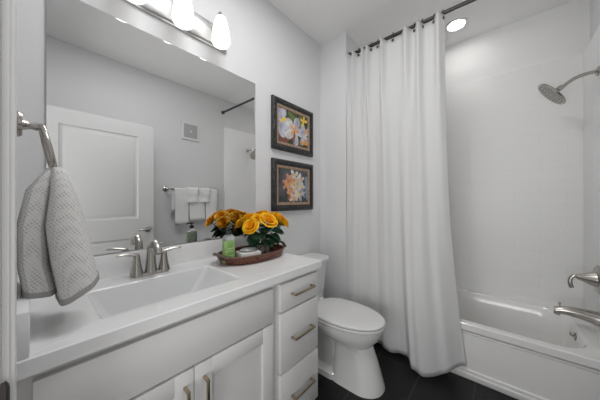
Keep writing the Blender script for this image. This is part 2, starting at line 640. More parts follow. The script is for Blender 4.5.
m = MB()
rings = [rrect(XT0, XT1, YT0, YT1, ZR - 0.045, 0.002),
         rrect(XT0, XT1, YT0, YT1, ZR - 0.006, 0.002),
         rrect(XT0 + 0.006, XT1 - 0.001, YT0, YT1, ZR, 0.004),
         rrect(XT0 + 0.008, XT1 - 0.003, YT0 + 0.002, YT1 - 0.002, ZR, 0.004),
         rrect(XT0 + 0.049, XT1 - 0.037, YT0 + 0.072, YT1 - 0.067, ZR, 0.163),
         rrect(XT0 + 0.052, XT1 - 0.040, YT0 + 0.075, YT1 - 0.07, ZR, 0.16),
         rrect(XT0 + 0.062, XT1 - 0.048, YT0 + 0.088, YT1 - 0.082, ZR - 0.012, 0.155),
         rrect(XT0 + 0.075, XT1 - 0.058, YT0 + 0.10, YT1 - 0.12, ZR - 0.08, 0.15),
         rrect(XT0 + 0.105, XT1 - 0.085, YT0 + 0.135, YT1 - 0.25, 0.12, 0.14),
         rrect(XT0 + 0.15, XT1 - 0.13, YT0 + 0.19, YT1 - 0.33, 0.085, 0.11)]
m.loft(rings, False, True)
m.build('basin', TUBM, tub)
m = MB()
# apron profile (x, z) run along the tub
prof = [(1.955, ZR - 0.045), (1.962, ZR - 0.047), (1.962, ZR - 0.052), (1.968, ZR - 0.055), (1.953, ZR - 0.058), (1.953, ZR - 0.066), (1.968, ZR - 0.069), (1.966, ZR - 0.074),
        (1.957, ZR - 0.078), (1.959, 0.066), (1.949, 0.060), (1.949, 0.046), (1.954, 0.043), (1.944, 0.036), (1.944, 0.012), (1.950, 0.0)]
m.loft([[(x, y, z) for (x, z) in prof] for y in (YT0, YT1)], closed=False, smooth=False)
m.build('apron', TUBM, tub)
m = MB()
ydr = YT0 + 0.104
m.lathe([(0.030, 0.0), (0.030, 0.004), (0.022, 0.010), (0.010, 0.012), (0.0, 0.0125)], (2.33, ydr - 0.012, 0.322), (0, 1, -0.1))
m.tube([(2.33, ydr, 0.326), (2.33, ydr + 0.012, 0.332), (2.33, ydr + 0.014, 0.350)], [0.006, 0.006, 0.0045], 10)
m.build('overflow_lever', NICKEL, tub)
m = MB()
m.lathe([(0.030, 0), (0.030, 0.003), (0.02, 0.005), (0, 0.005)], (2.33, YT0 + 0.30, 0.085))
m.build('drain', NICKEL, tub)

# tub spout, valve, shower head (all on the plumbing panel)
YP = YF + 0.033
sp = thing('tub_spout', (2.33, YP, 0.466), 'brushed nickel tub spout with diverter knob above the tub rim', 'tub spout')
m = MB()
pts = bez((2.33, YP, 0.472), (2.33, YP + 0.06, 0.484), (2.33, YP + 0.14, 0.494), (2.33, YP + 0.185, 0.474), 14)
m.tube(pts, [lerp(0.045, 0.023, (i / 14) ** 0.75) for i in range(15)], 18)
m.tube([pts[-1] + Vector((0, -0.012, -0.004)), pts[-1] + Vector((0, -0.006, -0.026))], [0.019, 0.015], 16)
m.build('spout_body', NICKEL, sp)
m = MB()
m.cyl((2.33, YP + 0.165, 0.490), (2.33, YP + 0.165, 0.522), 0.0035)
m.sphere((2.33, YP + 0.165, 0.525), 0.0075)
m.build('diverter_knob', NICKEL, sp)

va = thing('shower_valve', (2.33, YP, 0.72), 'brushed nickel shower valve with round plate and hooked lever', 'shower valve')
m = MB()
m.lathe([(0.088, 0), (0.088, 0.004), (0.080, 0.010), (0.045, 0.013), (0.0, 0.014)], (2.33, YP, 0.72), (0, 1, 0), 36)
m.build('valve_plate', NICKEL, va)
m = MB()
m.lathe([(0.050, 0.01), (0.046, 0.025), (0.026, 0.065), (0.014, 0.092), (0.0, 0.096)], (2.33, YP, 0.72), (0, 1, 0), 28)
m.build('valve_hub', NICKEL, va)
m = MB()
m.tube(bez((2.33, YP + 0.075, 0.722), (2.33, YP + 0.115, 0.735), (2.33, YP + 0.130, 0.69), (2.33, YP + 0.112, 0.645), 12), [0.012] * 5 + [0.011] * 4 + [0.012] * 4, 14)
m.build('lever', NICKEL, va)

sh = thing('rain_shower', (2.33, YP, 2.03), 'round brushed nickel rain shower head on curved wall arm', 'shower head')
m = MB()
m.lathe([(0.030, 0), (0.030, 0.004), (0.020, 0.012), (0.010, 0.014)], (2.33, YP, 2.03), (0, 1, 0), 28)
m.build('wall_flange', NICKEL, sh)
m = MB()
m.tube(bez((2.33, YP, 2.03), (2.33, YP + 0.09, 2.035), (2.33, YP + 0.12, 2.01), (2.33, YP + 0.165, 1.962), 14), 0.0105, 14)
m.build('arm', NICKEL, sh)
hc = Vector((2.33, -0.266, 1.945))
hn = Vector((0, 0.78, -0.626)).normalized()
m = MB()
m.lathe([(0.012, -0.062), (0.015, -0.05), (0.015, -0.035), (0.030, -0.020), (0.070, -0.010), (0.097, -0.004), (0.100, 0.002), (0.097, 0.008), (0.0, 0.0085)], hc, hn, 40)
m.build('spray_disc', NICKEL, sh)
m = MB()
q = Vector((0, 0, 1)).rotation_difference(hn)
for ring, cnt in ((0.02, 8), (0.04, 16), (0.06, 24), (0.08, 30)):
    for k in range(cnt):
        a = 2 * pi * k / cnt + ring * 20
        p = hc + q @ Vector((ring * cos(a), ring * sin(a), 0.008))
        m.cyl(p, p + hn * 0.004, 0.0036, 0.0026, 6)
o = m.build('nozzles', DNICKEL, sh)
o['kind'] = 'stuff'

# ------------------------------------------------------------------ curtain rod, curtain, hooks
XR, ZRD = 1.90, 2.535
rod = thing('shower_curtain_rod', (XR, 0.3, ZRD), 'dark bronze shower curtain rod spanning the tub alcove', 'curtain rod')
m = MB()
m.cyl((XR, YF + 0.004, ZRD), (XR, YS - 0.004, ZRD), 0.0135, seg=20)
m.build('rod', RODM, rod)
for (y, d) in ((YS, -1), (YF, 1)):
    m = MB()
    m.lathe([(0.026, 0), (0.026, 0.012), (0.019, 0.018), (0.017, 0.035)], (XR, y, ZRD), (0, d, 0))
    m.build('end_flange', RODM, rod)

CY0, CY1 = 1.048, 0.295         # wall end and loose end of the drawn curtain, at the top
HOOK_Y = [1.030, 0.943, 0.828, 0.7715, 0.6487, 0.554, 0.489, 0.435, 0.36, 0.305]
PLEATS = [(1.043, 0.020), (0.986, 0.016), (0.900, 0.013), (0.858, 0.014), (0.730, 0.018), (0.547, 0.024), (0.458, 0.020), (0.330, 0.022)]


def curtain(u, v):
    """u along the cloth from the wall to its loose end, v from the top down"""
    ytop = lerp(CY0, CY1, u)
    yend = lerp(CY0, lerp(CY1, 0.175, v ** 2.6), u)
    top = (1 - smooth01(v / 0.38))
    pl = sum(math.exp(-((ytop - c) / w) ** 2) for c, w in PLEATS)
    wide = sum(math.exp(-((ytop - c) / (w * 2.2)) ** 2) * (0.7 + 0.3 * sin(c * 40)) for c, w in PLEATS)
    x = XR - 0.004 - 0.052 * pl * top - 0.026 * wide * (1 - top) * (1 - 0.4 * v)
    x -= (0.016 * sin(u * 2 * pi * 2.6 + 0.7) + 0.009 * sin(u * 2 * pi * 6.3 + 2.0 + 1.5 * v) + 0.003 * sin(u * 2 * pi * 11.7 + 0.4 - 2.0 * v)) * (1 - top)
    b = math.exp(-((u - 0.66) / (0.05 if u < 0.66 else 0.21)) ** 2)
    x -= 0.125 * b * smooth01((v - 0.15) / 0.85) ** 1.2
    x -= 0.030 * smooth01((v - 0.3) / 0.6) * (1 - u)
    x += 0.030 * smooth01((v - 0.5) / 0.5) * smooth01((u - 0.88) / 0.12)
    if v > 0.80:
        x = min(x, 1.925)
    z_top = ZRD - 0.022 + 0.018 * min(1, pl)
    z_bot = 0.030 + 0.075 * smooth01((u - 0.82) / 0.18) + 0.008 * sin(u * 23) - 0.012 * b
    z = lerp(z_top, z_bot, v)
    return (x, yend, z)


cur = thing('shower_curtain', (XR, 0.65, 0.03), 'long white shower curtain hanging in folds from the dark rod', 'shower curtain')
m = MB()
m.grid(lambda u, v: curtain(u, v), 190, 70)
c1 = m.build('cloth', CURTAIN, cur, autosmooth=False)
md = c1.modifiers.new('thickness', 'SOLIDIFY')
md.thickness = 0.0016
ordn = ['first', 'second', 'third', 'fourth', 'fifth', 'sixth', 'seventh', 'eighth', 'ninth', 'tenth']
proto = None
for k in range(len(HOOK_Y)):
    u = (CY0 - HOOK_Y[k]) / (CY0 - CY1)
    p = Vector(curtain(u, 0.0155))
    lab = 'dark curtain hook on the rod, %s counted from the short wall' % ordn[k]
    if proto is None:
        proto = thing('curtain_hook', (0, 0, 0), lab, 'curtain hook', 'curtain hooks along the shower rod')
        mm = MB()
        mm.tube([(0.021 * cos(a), 0, 0.021 * sin(a)) for a in [2 * pi * i / 24 for i in range(24)]], 0.0022, 8, closed=True, up=(0, 1, 0))
        mm.tube([(0.002, 0, -0.021), (0.006, 0, -0.032), (0.0, 0, -0.045), (-0.018, 0, -0.045)], 0.0022, 8, up=(0, 1, 0))
        mm.build('wire', RODM, proto)
        mm = MB()
        mm.box(-0.022, -0.015, -0.0095, 0.0095, -0.056, -0.036, 0.003)
        mm.build('hook_end', RODM, proto)
        h = proto
    else:
        h = copy_tree(proto)
        h['label'] = lab
    h.location = (XR, p.y, ZRD)
    # let the hook end sit on the room side of the cloth at this spot
    h.rotation_euler = (0, 0, 0)

# ------------------------------------------------------------------ recessed downlight over the tub
dl = thing('recessed_downlight', (2.41, 0.29, ZC), 'lit round recessed ceiling light over the bathtub', 'ceiling light')
m = MB()
m.lathe([(0.060, 0), (0.088, 0), (0.088, -0.005), (0.068, -0.008), (0.060, -0.002)], (2.41, 0.29, ZC), (0, 0, 1), 40, False, False)
m.build('trim_ring', TRIM, dl)
m = MB()
m.lathe([(0.0, -0.001), (0.061, -0.001), (0.061, -0.003), (0.0, -0.003)], (2.41, 0.29, ZC), (0, 0, 1), 36)
m.build('lens', DOWNM, dl)

# ------------------------------------------------------------------ vanity
ZCT, YV = 0.874, 0.78
van = thing('vanity_cabinet', (0.53, 1.07, 0), 'white shaker vanity cabinet with bronze pulls below the white countertop', 'vanity cabinet')
YFACE = 0.805
m = MB()
m.box(XL + 0.002, 1.076, YFACE, YFACE + 0.02, 0.09, ZCT - 0.041)
m.box(XL + 0.002, XL + 0.02, YFACE + 0.02, YM - 0.003, 0.09, ZCT - 0.041)
m.box(1.058, 1.076, YFACE + 0.02, YM - 0.003, 0.09, ZCT - 0.041)
m.box(0.742, 0.760, YFACE + 0.02, YM - 0.003, 0.09, ZCT - 0.041)
m.box(XL + 0.002, 1.076, YFACE + 0.02, YM - 0.003, 0.09, 0.11)
m.box(XL + 0.002, 1.060, YFACE + 0.07, YFACE + 0.09, 0.0, 0.09)
m.build('cabinet_body', CABINET, van)


def front(name, x0, x1, z0, z1, shaker=False):
    y0, y1 = YFACE - 0.019, YFACE
    mm = MB()
    if not shaker:
        mm.box(x0, x1, y0, y1, z0, z1, 0.0022)
    else:
        s = 0.062
        mm.box(x0, x0 + s, y0, y1, z0, z1, 0.0015)
        mm.box(x1 - s, x1, y0, y1, z0, z1, 0.0015)
        mm.box(x0 + s, x1 - s, y0, y1, z1 - s, z1, 0.0015)
        mm.box(x0 + s, x1 - s, y0, y1, z0, z0 + s, 0.0015)
        mm.box(x0 + s - 0.002, x1 - s + 0.002, y0 + 0.009, y1, z0 + s - 0.002, z1 - s + 0.002)
    return mm.build(name, CABINET, van)


def pull(parent, a, b):
    """square bar pull between two face points, standing 30 mm off"""
    a, b = Vector(a), Vector(b)
    d = (b - a).normalized()
    mm = MB()
    off = Vector((0, -0.030, 0))
    lo = [min(a[i], b[i]) for i in range(3)]
    hi = [max(a[i], b[i]) for i in range(3)]
    w = 0.0048
    if abs(d.x) > 0.5:
        mm.box(lo[0], hi[0], a.y - 0.034, a.y - 0.025, a.z - w, a.z + w, 0.0012)
        for p in (a, b):
            s = 0.009 if p is a else -0.009
            mm.box(min(p.x, p.x + s), max(p.x, p.x + s), a.y - 0.03, a.y + 0.0005, a.z - w, a.z + w, 0.001)
    else:
        mm.box(a.x - w, a.x + w, a.y - 0.034, a.y - 0.025, lo[2], hi[2], 0.0012)
        for p, s in ((hi[2], -0.009), (lo[2], 0.009)):
            mm.box(a.x - w, a.x + w, a.y - 0.03, a.y + 0.0005, min(p, p + s), max(p, p + s), 0.001)
    return mm.build('handle', BRASS, parent)


YH = YFACE - 0.019
front('false_front', 0.005, 0.728, 0.662, 0.815)
d1 = front('door', 0.005, 0.3635, 0.105, 0.653, True)
d2 = front('door', 0.3665, 0.728, 0.105, 0.653, True)
pull(d1, (0.333, YH, 0.607), (0.333, YH, 0.475))
pull(d2, (0.399, YH, 0.607), (0.399, YH, 0.475))
for (za, zb) in ((0.686, 0.815), (0.392, 0.675), (0.105, 0.381)):
    dw = front('drawer', 0.776, 1.070, za, zb)
    zm = (za + zb) / 2 + 0.006
    pull(dw, (0.845, YH, zm), (1.005, YH, zm))

# countertop with integral basin
ct = thing('countertop', (0.53, 1.06, ZCT - 0.04), 'white countertop with integral rectangular sink and backsplash', 'countertop')
CX0, CX1 = XL + 0.001, 1.10
BX0, BX1, BY0, BY1 = 0.138, 0.612, 0.878, 1.172
m = MB()
n = 8


def sq(x0, x1, y0, y1, z, cnt):
    """rectangle sampled to match rrect's corner order"""
    pts = []
    for (cx, cy) in ((x1, y1), (x0, y1), (x0, y0), (x1, y0)):
        for k in range(cnt + 1):
            pts.append((cx, cy, z))
    return pts


rings = [rrect(CX0, CX1, YV, YM - 0.002, ZCT - 0.04, 0.003),
         rrect(CX0, CX1, YV, YM - 0.002, ZCT - 0.003, 0.003),
         rrect(CX0 + 0.003, CX1 - 0.003, YV + 0.003, YM - 0.005, ZCT, 0.003),
         rrect(BX0 - 0.009, BX1 + 0.009, BY0 - 0.009, BY1 + 0.009, ZCT, 0.028),
         rrect(BX0 - 0.006, BX1 + 0.006, BY0 - 0.006, BY1 + 0.006, ZCT, 0.026),
         rrect(BX0, BX1, BY0, BY1, ZCT - 0.004, 0.022)]
m.loft(rings, False, False, smooth=False)
m.build('slab', STONE, ct)
m = MB()
rings = [rrect(BX0, BX1, BY0, BY1, ZCT - 0.004, 0.022),
         rrect(BX0 + 0.010, BX1 - 0.018, BY0 + 0.008, BY1 - 0.008, ZCT - 0.03, 0.022),
         rrect(BX0 + 0.045, BX1 - 0.085, BY0 + 0.025, BY1 - 0.022, ZCT - 0.105, 0.03),
         rrect(BX0 + 0.09, BX1 - 0.15, BY0 + 0.06, BY1 - 0.06, ZCT - 0.125, 0.03)]
m.loft(rings, False, True)
m.build('sink_basin', BASIN, ct)
m = MB()
m.lathe([(0.022, 0), (0.022, 0.002), (0.016, 0.004), (0, 0.004)], (0.37, 1.03, ZCT - 0.1245))
m.build('drain', NICKEL, ct)
m = MB()
m.box(CX0, CX1, YM - 0.021, YM - 0.001, ZCT, 0.976, 0.003)
m.build('backsplash', STONE, ct)
m = MB()
m.box(CX0, 0.001, YV + 0.002, YM - 0.021, ZCT, 0.976, 0.003)
m.build('side_splash', STONE, ct)

# faucet
fx, fy = 0.372, 1.243
fc = thing('faucet', (fx, fy, ZCT), 'brushed nickel two handle faucet behind the sink', 'faucet')
m = MB()
m.loft([rrect(fx - 0.075, fx + 0.075, fy - 0.022, fy + 0.022, ZCT, 0.02), rrect(fx - 0.075, fx + 0.075, fy - 0.022, fy + 0.022, ZCT + 0.006, 0.02),
        rrect(fx - 0.070, fx + 0.070, fy - 0.017, fy + 0.017, ZCT + 0.013, 0.016)])
m.build('base_plate', NICKEL, fc)
for s in (-1, 1):
    hx = fx + s * 0.056
    m = MB()
    m.lathe([(0.0265, 0.0), (0.0245, 0.012), (0.018, 0.040), (0.0138, 0.072), (0.0135, 0.084), (0.010, 0.092), (0.0, 0.093)], (hx, fy, ZCT + 0.008), seg=24)
    hb = m.build('handle_body', NICKEL, fc)
    m = MB()
    pts = bez((hx - s * 0.008, fy, ZCT + 0.096), (hx + s * 0.022, fy - 0.002, ZCT + 0.104), (hx + s * 0.045, fy - 0.005, ZCT + 0.110), (hx + s * 0.075, fy - 0.012, ZCT + 0.106), 10)
    m.tube(pts, [0.012, 0.013, 0.013, 0.012, 0.0115, 0.011, 0.0105, 0.010, 0.0095, 0.009, 0.006], 14, sx=1.0, sy=0.62)
    m.build('lever', NICKEL, hb)
m = MB()
pts = [(fx, fy, ZCT + 0.008), (fx, fy, ZCT + 0.05), (fx, fy - 0.002, ZCT + 0.085)] + \
    bez((fx, fy - 0.003, ZCT + 0.105), (fx, fy - 0.008, ZCT + 0.158), (fx, fy - 0.075, ZCT + 0.172), (fx, fy - 0.098, ZCT + 0.108), 14)
m.tube(pts, [0.027, 0.0215, 0.0190] + [lerp(0.0185, 0.0160, i / 14) for i in range(15)], 18)
m.build('spout', NICKEL, fc)
m = MB()
m.cyl((fx, fy + 0.020, ZCT + 0.01), (fx, fy + 0.020, ZCT + 0.06), 0.0025, seg=10)
m.sphere((fx, fy + 0.020, ZCT + 0.063), 0.005)
m.build('lift_rod', NICKEL, fc)

# ------------------------------------------------------------------ mirror
m = MB()
m.box(0.042, 1.06, YM - 0.006, YM - 0.001, 0.979, 2.055, 0.0)
mir = thing('mirror', (0.55, YM - 0.003, 0.979), 'large frameless wall mirror above the sink', 'mirror')
m.build('mirror_edge', EDGE, mir)
m = MB()
zt = 2.055
m.loft([rrect(0.0425, 1.0595, 0, 1, 0, 0.0)[:0] or
        [(x, YM - 0.0065, z) for (x, z, _) in rrect(0.0435, 1.0585, 0.980, 2.0535, 0, 0.006, 3)],
        [(x, YM - 0.006, z) for (x, z, _) in rrect(0.0435, 1.0585, 0.980, 2.0535, 0, 0.006, 3)]], smooth=False)
m.build('mirror_glass', MIRROR, mir)

# ------------------------------------------------------------------ vanity light
vl = thing('vanity_light', (0.52, YM, 2.22), 'satin nickel bar light with three lit frosted glass shades above mirror', 'wall light')
m = MB()
m.box(0.215, 0.815, YM - 0.030, YM - 0.001, 2.165, 2.285, 0.004)
m.box(0.205, 0.825, YM - 0.012, YM - 0.001, 2.155, 2.295, 0.003)
m.build('backplate', BACKPL, vl)
YSH = 1.245
for sx in (0.305, 0.520, 0.735):
    m = MB()
    m.lathe([(0.018, 0), (0.018, 0.004), (0.006, 0.008)], (sx, YM - 0.030, 2.255), (0, -1, 0))
    m.tube(bez((sx, YM - 0.03, 2.255), (sx, YM - 0.055, 2.335), (sx, YSH - 0.005, 2.352), (sx, YSH, 2.295), 14), 0.0048, 10)
    m.lathe([(0.006, 0.0), (0.018, -0.004), (0.024, -0.020), (0.022, -0.024)], (sx, YSH, 2.305))
    arm = m.build('arm', NICKEL, vl)
    m = MB()
    outer = [(0.020, 2.296), (0.027, 2.290), (0.036, 2.265), (0.045, 2.225), (0.051, 2.180), (0.0535, 2.158), (0.051, 2.141), (0.045, 2.131)]
    inner = [(r - 0.003, z) for r, z in reversed(outer)]
    m.lathe([(r, z - 2.2) for r, z in outer] + [(r, z - 2.2) for r, z in inner], (sx, YSH, 2.2), seg=32, cap0=False, cap1=False)
    s = m.build('lamp_shade', SHADEM, vl)
    m = MB()
    m.lathe([(0.0, -0.065), (0.016, -0.062), (0.025, -0.050), (0.024, -0.030), (0.013, 0.0), (0.012, 0.06), (0.0, 0.061)], (sx, YSH, 2.2), seg=20)
    m.build('bulb', BULBM, vl)

# ------------------------------------------------------------------ pictures
def picture(x0, x1, z0, z1, label, bg, painter):
    y = YM - 0.001
    root = thing('framed_picture', ((x0 + x1) / 2, y, z0), label, 'picture', 'framed flower pictures on the mirror wall')
    mm = MB()
    # moulding: (inset from the outside edge, depth off the wall)
    prof = [(0, 0), (0, 0.018), (0.006, 0.026), (0.018, 0.030), (0.028, 0.028), (0.040, 0.020), (0.047, 0.019), (0.049, 0.012)]
    mm.loft([[(x0 + i, y - d, z0 + i), (x1 - i, y - d, z0 + i), (x1 - i, y - d, z1 - i), (x0 + i, y - d, z1 - i)] for i, d in prof], False, False, smooth=False)
    # carved beads along the moulding
    for (ax, ay, bx, by) in ((x0 + .030, z0 + .02, x0 + .030, z1 - .02), (x1 - .030, z0 + .02, x1 - .030, z1 - .02),
                             (x0 + .02, z0 + .030, x1 - .02, z0 + .030), (x0 + .02, z1 - .030, x1 - .02, z1 - .030)):
        L = sqrt((bx - ax) ** 2 + (by - ay) ** 2)
        nb = int(L / 0.021)
        for k in range(nb + 1):
            t = k / nb
            mm.sphere((lerp(ax, bx, t), y - 0.0245, lerp(ay, by, t)), 0.0078, 1, 0.7, 1, 8, 6)
    mm.build('frame', FRAMEB, root)
    mm = MB()
    prof = [(0.047, 0.010), (0.048, 0.0185), (0.056, 0.019), (0.069, 0.012), (0.070, 0.006)]
    mm.loft([[(x0 + i, y - d, z0 + i), (x1 - i, y - d, z0 + i), (x1 - i, y - d, z1 - i), (x0 + i, y - d, z1 - i)] for i, d in prof], False, False, smooth=False)
    mm.build('inner_fillet', FILLET, root)
    mm = MB()
    mm.box(x0 + 0.06, x1 - 0.06, y - 0.009, y - 0.004, z0 + 0.06, z1 - 0.06)
    X0, X1, Z0, Z1 = x0 + 0.07, x1 - 0.07, z0 + 0.07, z1 - 0.07
    dep = [0.0094]

    def petal(cx, cz, ang, L, W, mi):
        """flat painted petal; cx, cz as fractions of the canvas; clipped to it"""
        dep[0] += 0.00006
        bx_, bz_ = lerp(X0, X1, cx), lerp(Z0, Z1, cz)
        pts = []
        N = 16
        for k in range(N):
            t = 2 * pi * k / N
            a_, b_ = L * (0.5 - 0.5 * cos(t)), W * sin(t) * (0.55 + 0.45 * (0.5 - 0.5 * cos(t)))
            px = bx_ + a_ * cos(ang) - b_ * sin(ang)
            pz = bz_ + a_ * sin(ang) + b_ * cos(ang)
            pts.append((min(max(px, X0), X1), y - dep[0], min(max(pz, Z0), Z1)))
        mm.mi = mi
        try:
            mm.poly(pts)
        except ValueError:
            pass
    painter(petal)
    mm.build('painting', bg, root, autosmooth=False)
    return root


def blossom(petal, cx, cz, R, a0, pm, hm, n=5, wf=0.36):
    for k in range(n):
        petal(cx, cz, a0 + 2 * pi * k / n, R, R * wf, pm)
    for k in range(n):
        petal(cx, cz, a0 + 2 * pi * k / n, R * 0.50, R * 0.11, hm)


def paint_a(petal):
    # material slots: 0 background 1 lavender 2 white 3 orange 4 yellow 5 green 6 brown
    petal(0.02, 0.30, -0.9, 0.16, 0.05, 6)
    petal(0.75, 1.0, -1.9, 0.16, 0.05, 5)
    petal(0.30, 0.98, -0.6, 0.20, 0.04, 5)
    petal(0.02, 0.02, 0.5, 0.20, 0.05, 6)
    petal(0.70, 0.02, 1.0, 0.14, 0.04, 5)
    # blossom cropped by the left edge
    for a in (1.15, 2.0, -0.2, -1.2):
        petal(0.04, 0.60, a, 0.135, 0.052, 1)
    petal(0.05, 0.60, 0.5, 0.08, 0.020, 4)
    # big middle blossom
    for a, p in ((2.45, 2), (1.2, 1), (0.0, 1), (4.9, 1), (3.7, 2)):
        petal(0.52, 0.44, a, 0.128, 0.047, p)
    for a in (2.45, 1.2, 0.0, 4.9, 3.7):
        petal(0.52, 0.44, a, 0.060, 0.012, 3)
    petal(0.52, 0.44, 4.6, 0.10, 0.014, 6)
    # right-hand blossom
    for a in (1.9, 0.7, -0.9, -2.0):
        petal(0.88, 0.40, a, 0.105, 0.036, 1)
    petal(0.88, 0.40, 1.3, 0.06, 0.013, 3)
    for a in (0.3, 1.6, 2.9, 4.2):
        petal(0.86, 0.84, a, 0.050, 0.016, 4)
    for a in (0.3, 1.6, 2.9):
        petal(0.88, 0.10, a, 0.050, 0.016, 3)


def paint_b(petal):
    # material slots: 0 background 1 white 2 coral 3 orange 4 yellow 5 blue-grey 6 brown
    petal(0.98, 0.05, 1.6, 0.22, 0.035, 5)
    petal(0.30, 0.25, -1.2, 0.10, 0.03, 6)
    rnd = random.Random(3)
    for (cx, cz, R, pm, hm) in ((0.26, 0.55, 0.060, 2, 3), (0.50, 0.78, 0.070, 1, 4), (0.36, 0.66, 0.066, 2, 3), (0.60, 0.60, 0.078, 1, 4), (0.45, 0.50, 0.072, 2, 4),
                                (0.72, 0.70, 0.060, 1, 3), (0.70, 0.46, 0.070, 1, 4), (0.54, 0.34, 0.076, 1, 3), (0.40, 0.24, 0.060, 2, 3), (0.66, 0.24, 0.066, 1, 4), (0.48, 0.12, 0.055, 1, 3), (0.80, 0.28, 0.05, 5, 1)):
        blossom(petal, cx, cz, R, rnd.random() * 6, pm, hm, 5, 0.30)


picture(1.213, 1.718, 1.618, 2.028, 'upper framed picture of large pale lavender blossoms in black carved frame',
        [PAINT1, P_LAV, P_WHITE, P_ORANGE, P_YELLOW, P_GREEN, P_BROWN], paint_a)
picture(1.213, 1.718, 1.132, 1.545, 'lower framed picture of a cluster of small coral and white blossoms on slate',
        [PAINT2, P_WHITE, P_PINK, P_ORANGE, P_YELLOW, P_BLUE, P_BROWN], paint_b)

# ------------------------------------------------------------------ towel ring and hand towel
RY = 0.985
RZ = 1.425
tr = thing('towel_ring', (XL, RY, RZ), 'brushed nickel towel ring on the left wall holding the grey towel', 'towel ring')
m = MB()
m.lathe([(0.034, 0), (0.034, 0.012), (0.029, 0.018), (0.0, 0.0185)], (XL, RY, RZ), (1, 0, 0), 28)
m.build('wall_flange', NICKEL, tr)
m = MB()
m.lathe([(0.015, 0.016), (0.0135, 0.022), (0.009, 0.030), (0.0115, 0.044), (0.010, 0.052), (0.011, 0.060), (0.0, 0.064)], (XL, RY, RZ), (1, 0, 0), 20)
m.build('post', NICKEL, tr)
# ring hangs from the post end, tilted out by the towel
ptop = Vector((XL + 0.052, RY, RZ + 0.004))
tilt = 0.20
rw, rh = 0.066, 0.070
rpts = []
for i in range(40):
    a = 2 * pi * i / 40
    dy = rw * sin(a)
    dz = -rh * (1 - cos(a))
    rpts.append((ptop.x + (-dz) * sin(tilt), ptop.y + dy, ptop.z + dz * cos(tilt)))
m = MB()
m.tube(rpts, 0.0062, 12, closed=True, up=(1, 0, 0))
m.build('ring', NICKEL, tr)
rb = Vector(rpts[20])


def lobe(mm, keys, n=28, hem=None):
    """hanging fold: keys = (z, cx, cy, half-x, half-y, wobble)"""
    rings = []
    for (z, cx, cy, hx, hy, wob) in keys:
        r = []
        for k in range(n):
            a = 2 * pi * k / n
            ca, sa = cos(a), sin(a)
            e = 0.50
            px = cx + hx * math.copysign(abs(ca) ** e, ca) * (1 + wob * sin(3 * a + 0.6))
            py = cy + hy * math.copysign(abs(sa) ** e, sa) * (1 + wob * cos(4 * a))
            r.append((px, py, z + (hem(px, py) if hem and z < 1.02 else 0)))
        rings.append(r)
    mm.loft(rings)


zt_ = rb.z
tw = thing('hand_towel', (0.05, 0.95, 0.95), 'grey dotted weave hand towel hanging from the towel ring', 'towel')
m = MB()
KB = [(zt_ + 0.016, 0.038, 0.975, 0.008, 0.040, 0.0), (zt_ + 0.004, 0.036, 0.975, 0.012, 0.052, 0.03), (1.248, 0.018, 0.975, 0.025, 0.062, 0.05),
      (1.15, 0.005, 0.975, 0.029, 0.075, 0.07), (1.055, 0.006, 0.975, 0.030, 0.084, 0.07), (0.984, 0.018, 0.975, 0.033, 0.088, 0.07)]
HB = lambda x, y: -0.15 * (x - 0.02)
lobe(m, KB + [(0.974, 0.018, 0.975, 0.032, 0.088, 0.07)], hem=HB)
m.build('back_fold', WAFFLE, tw)
m = MB()
lobe(m, [(0.986, 0.018, 0.975, 0.0345, 0.0895, 0.07), (0.972, 0.0185, 0.975, 0.0345, 0.0895, 0.07)], hem=HB)
m.build('hem', WAFFLEHEM, tw)
m = MB()
KF = [(zt_ + 0.018, 0.050, 0.955, 0.010, 0.036, 0.0), (zt_ + 0.006, 0.054, 0.952, 0.016, 0.046, 0.03), (1.248, 0.060, 0.945, 0.025, 0.056, 0.05),
      (1.15, 0.067, 0.935, 0.043, 0.066, 0.07), (1.055, 0.078, 0.925, 0.044, 0.072, 0.07), (0.976, 0.090, 0.918, 0.041, 0.076, 0.07)]
HF = lambda x, y: 0.60 * (x - 0.082)
lobe(m, KF + [(0.964, 0.091, 0.917, 0.040, 0.076, 0.07)], hem=HF)
m.build('front_fold', WAFFLE, tw)
m = MB()
lobe(m, [(0.978, 0.090, 0.918, 0.0425, 0.0775, 0.07), (0.962, 0.091, 0.917, 0.0425, 0.0775, 0.07)], hem=HF)
m.build('hem', WAFFLEHEM, tw)

# ------------------------------------------------------------------ tray and what stands in it
TX, TY = 0.876, 1.128
ZT0 = ZCT
tray = thing('wicker_tray', (TX, TY, ZT0), 'oval red brown woven tray on the right of the countertop', 'tray')


def oval(a, b, z, n=56, e=0.86):
    return [(TX + a * math.copysign(abs(cos(2 * pi * k / n)) ** e, cos(2 * pi * k / n)),
             TY + b * math.copysign(abs(sin(2 * pi * k / n)) ** e, sin(2 * pi * k / n)), ZT0 + z) for k in range(n)]


m = MB()
m.loft([oval(0.190, 0.116, 0.0005), oval(0.197, 0.122, 0.004), oval(0.210, 0.131, 0.026), oval(0.217, 0.136, 0.042),
        oval(0.211, 0.130, 0.042), oval(0.203, 0.124, 0.024), oval(0.190, 0.114, 0.008)], True, True)
m.build('woven_body', RATTAN, tray)
m = MB()
m.tube(oval(0.2145, 0.1335, 0.043), 0.0055, 10, closed=True)
m.build('rim', RIMW, tray)
for s in (-1, 1):
    m = MB()
    pts = []
    for i in range(17):
        a = -1.0 + 2.0 * i / 16
        pts.append((TX + s * (0.208 + 0.028 * cos(a * pi / 2)), TY + 0.066 * a, ZT0 + 0.043 + 0.020 * cos(a * pi / 2)))
    m.tube(pts, 0.0085, 10, sx=1.3, sy=0.65)
    m.build('handle', HANDW, tray)
ZTI = ZT0 + 0.008

# soap bottle
bxp, byp = 0.703, 1.113
bt = thing('soap_bottle', (bxp, byp, ZTI), 'clear pump soap bottle with lime green label in the tray', 'soap bottle')
m = MB()


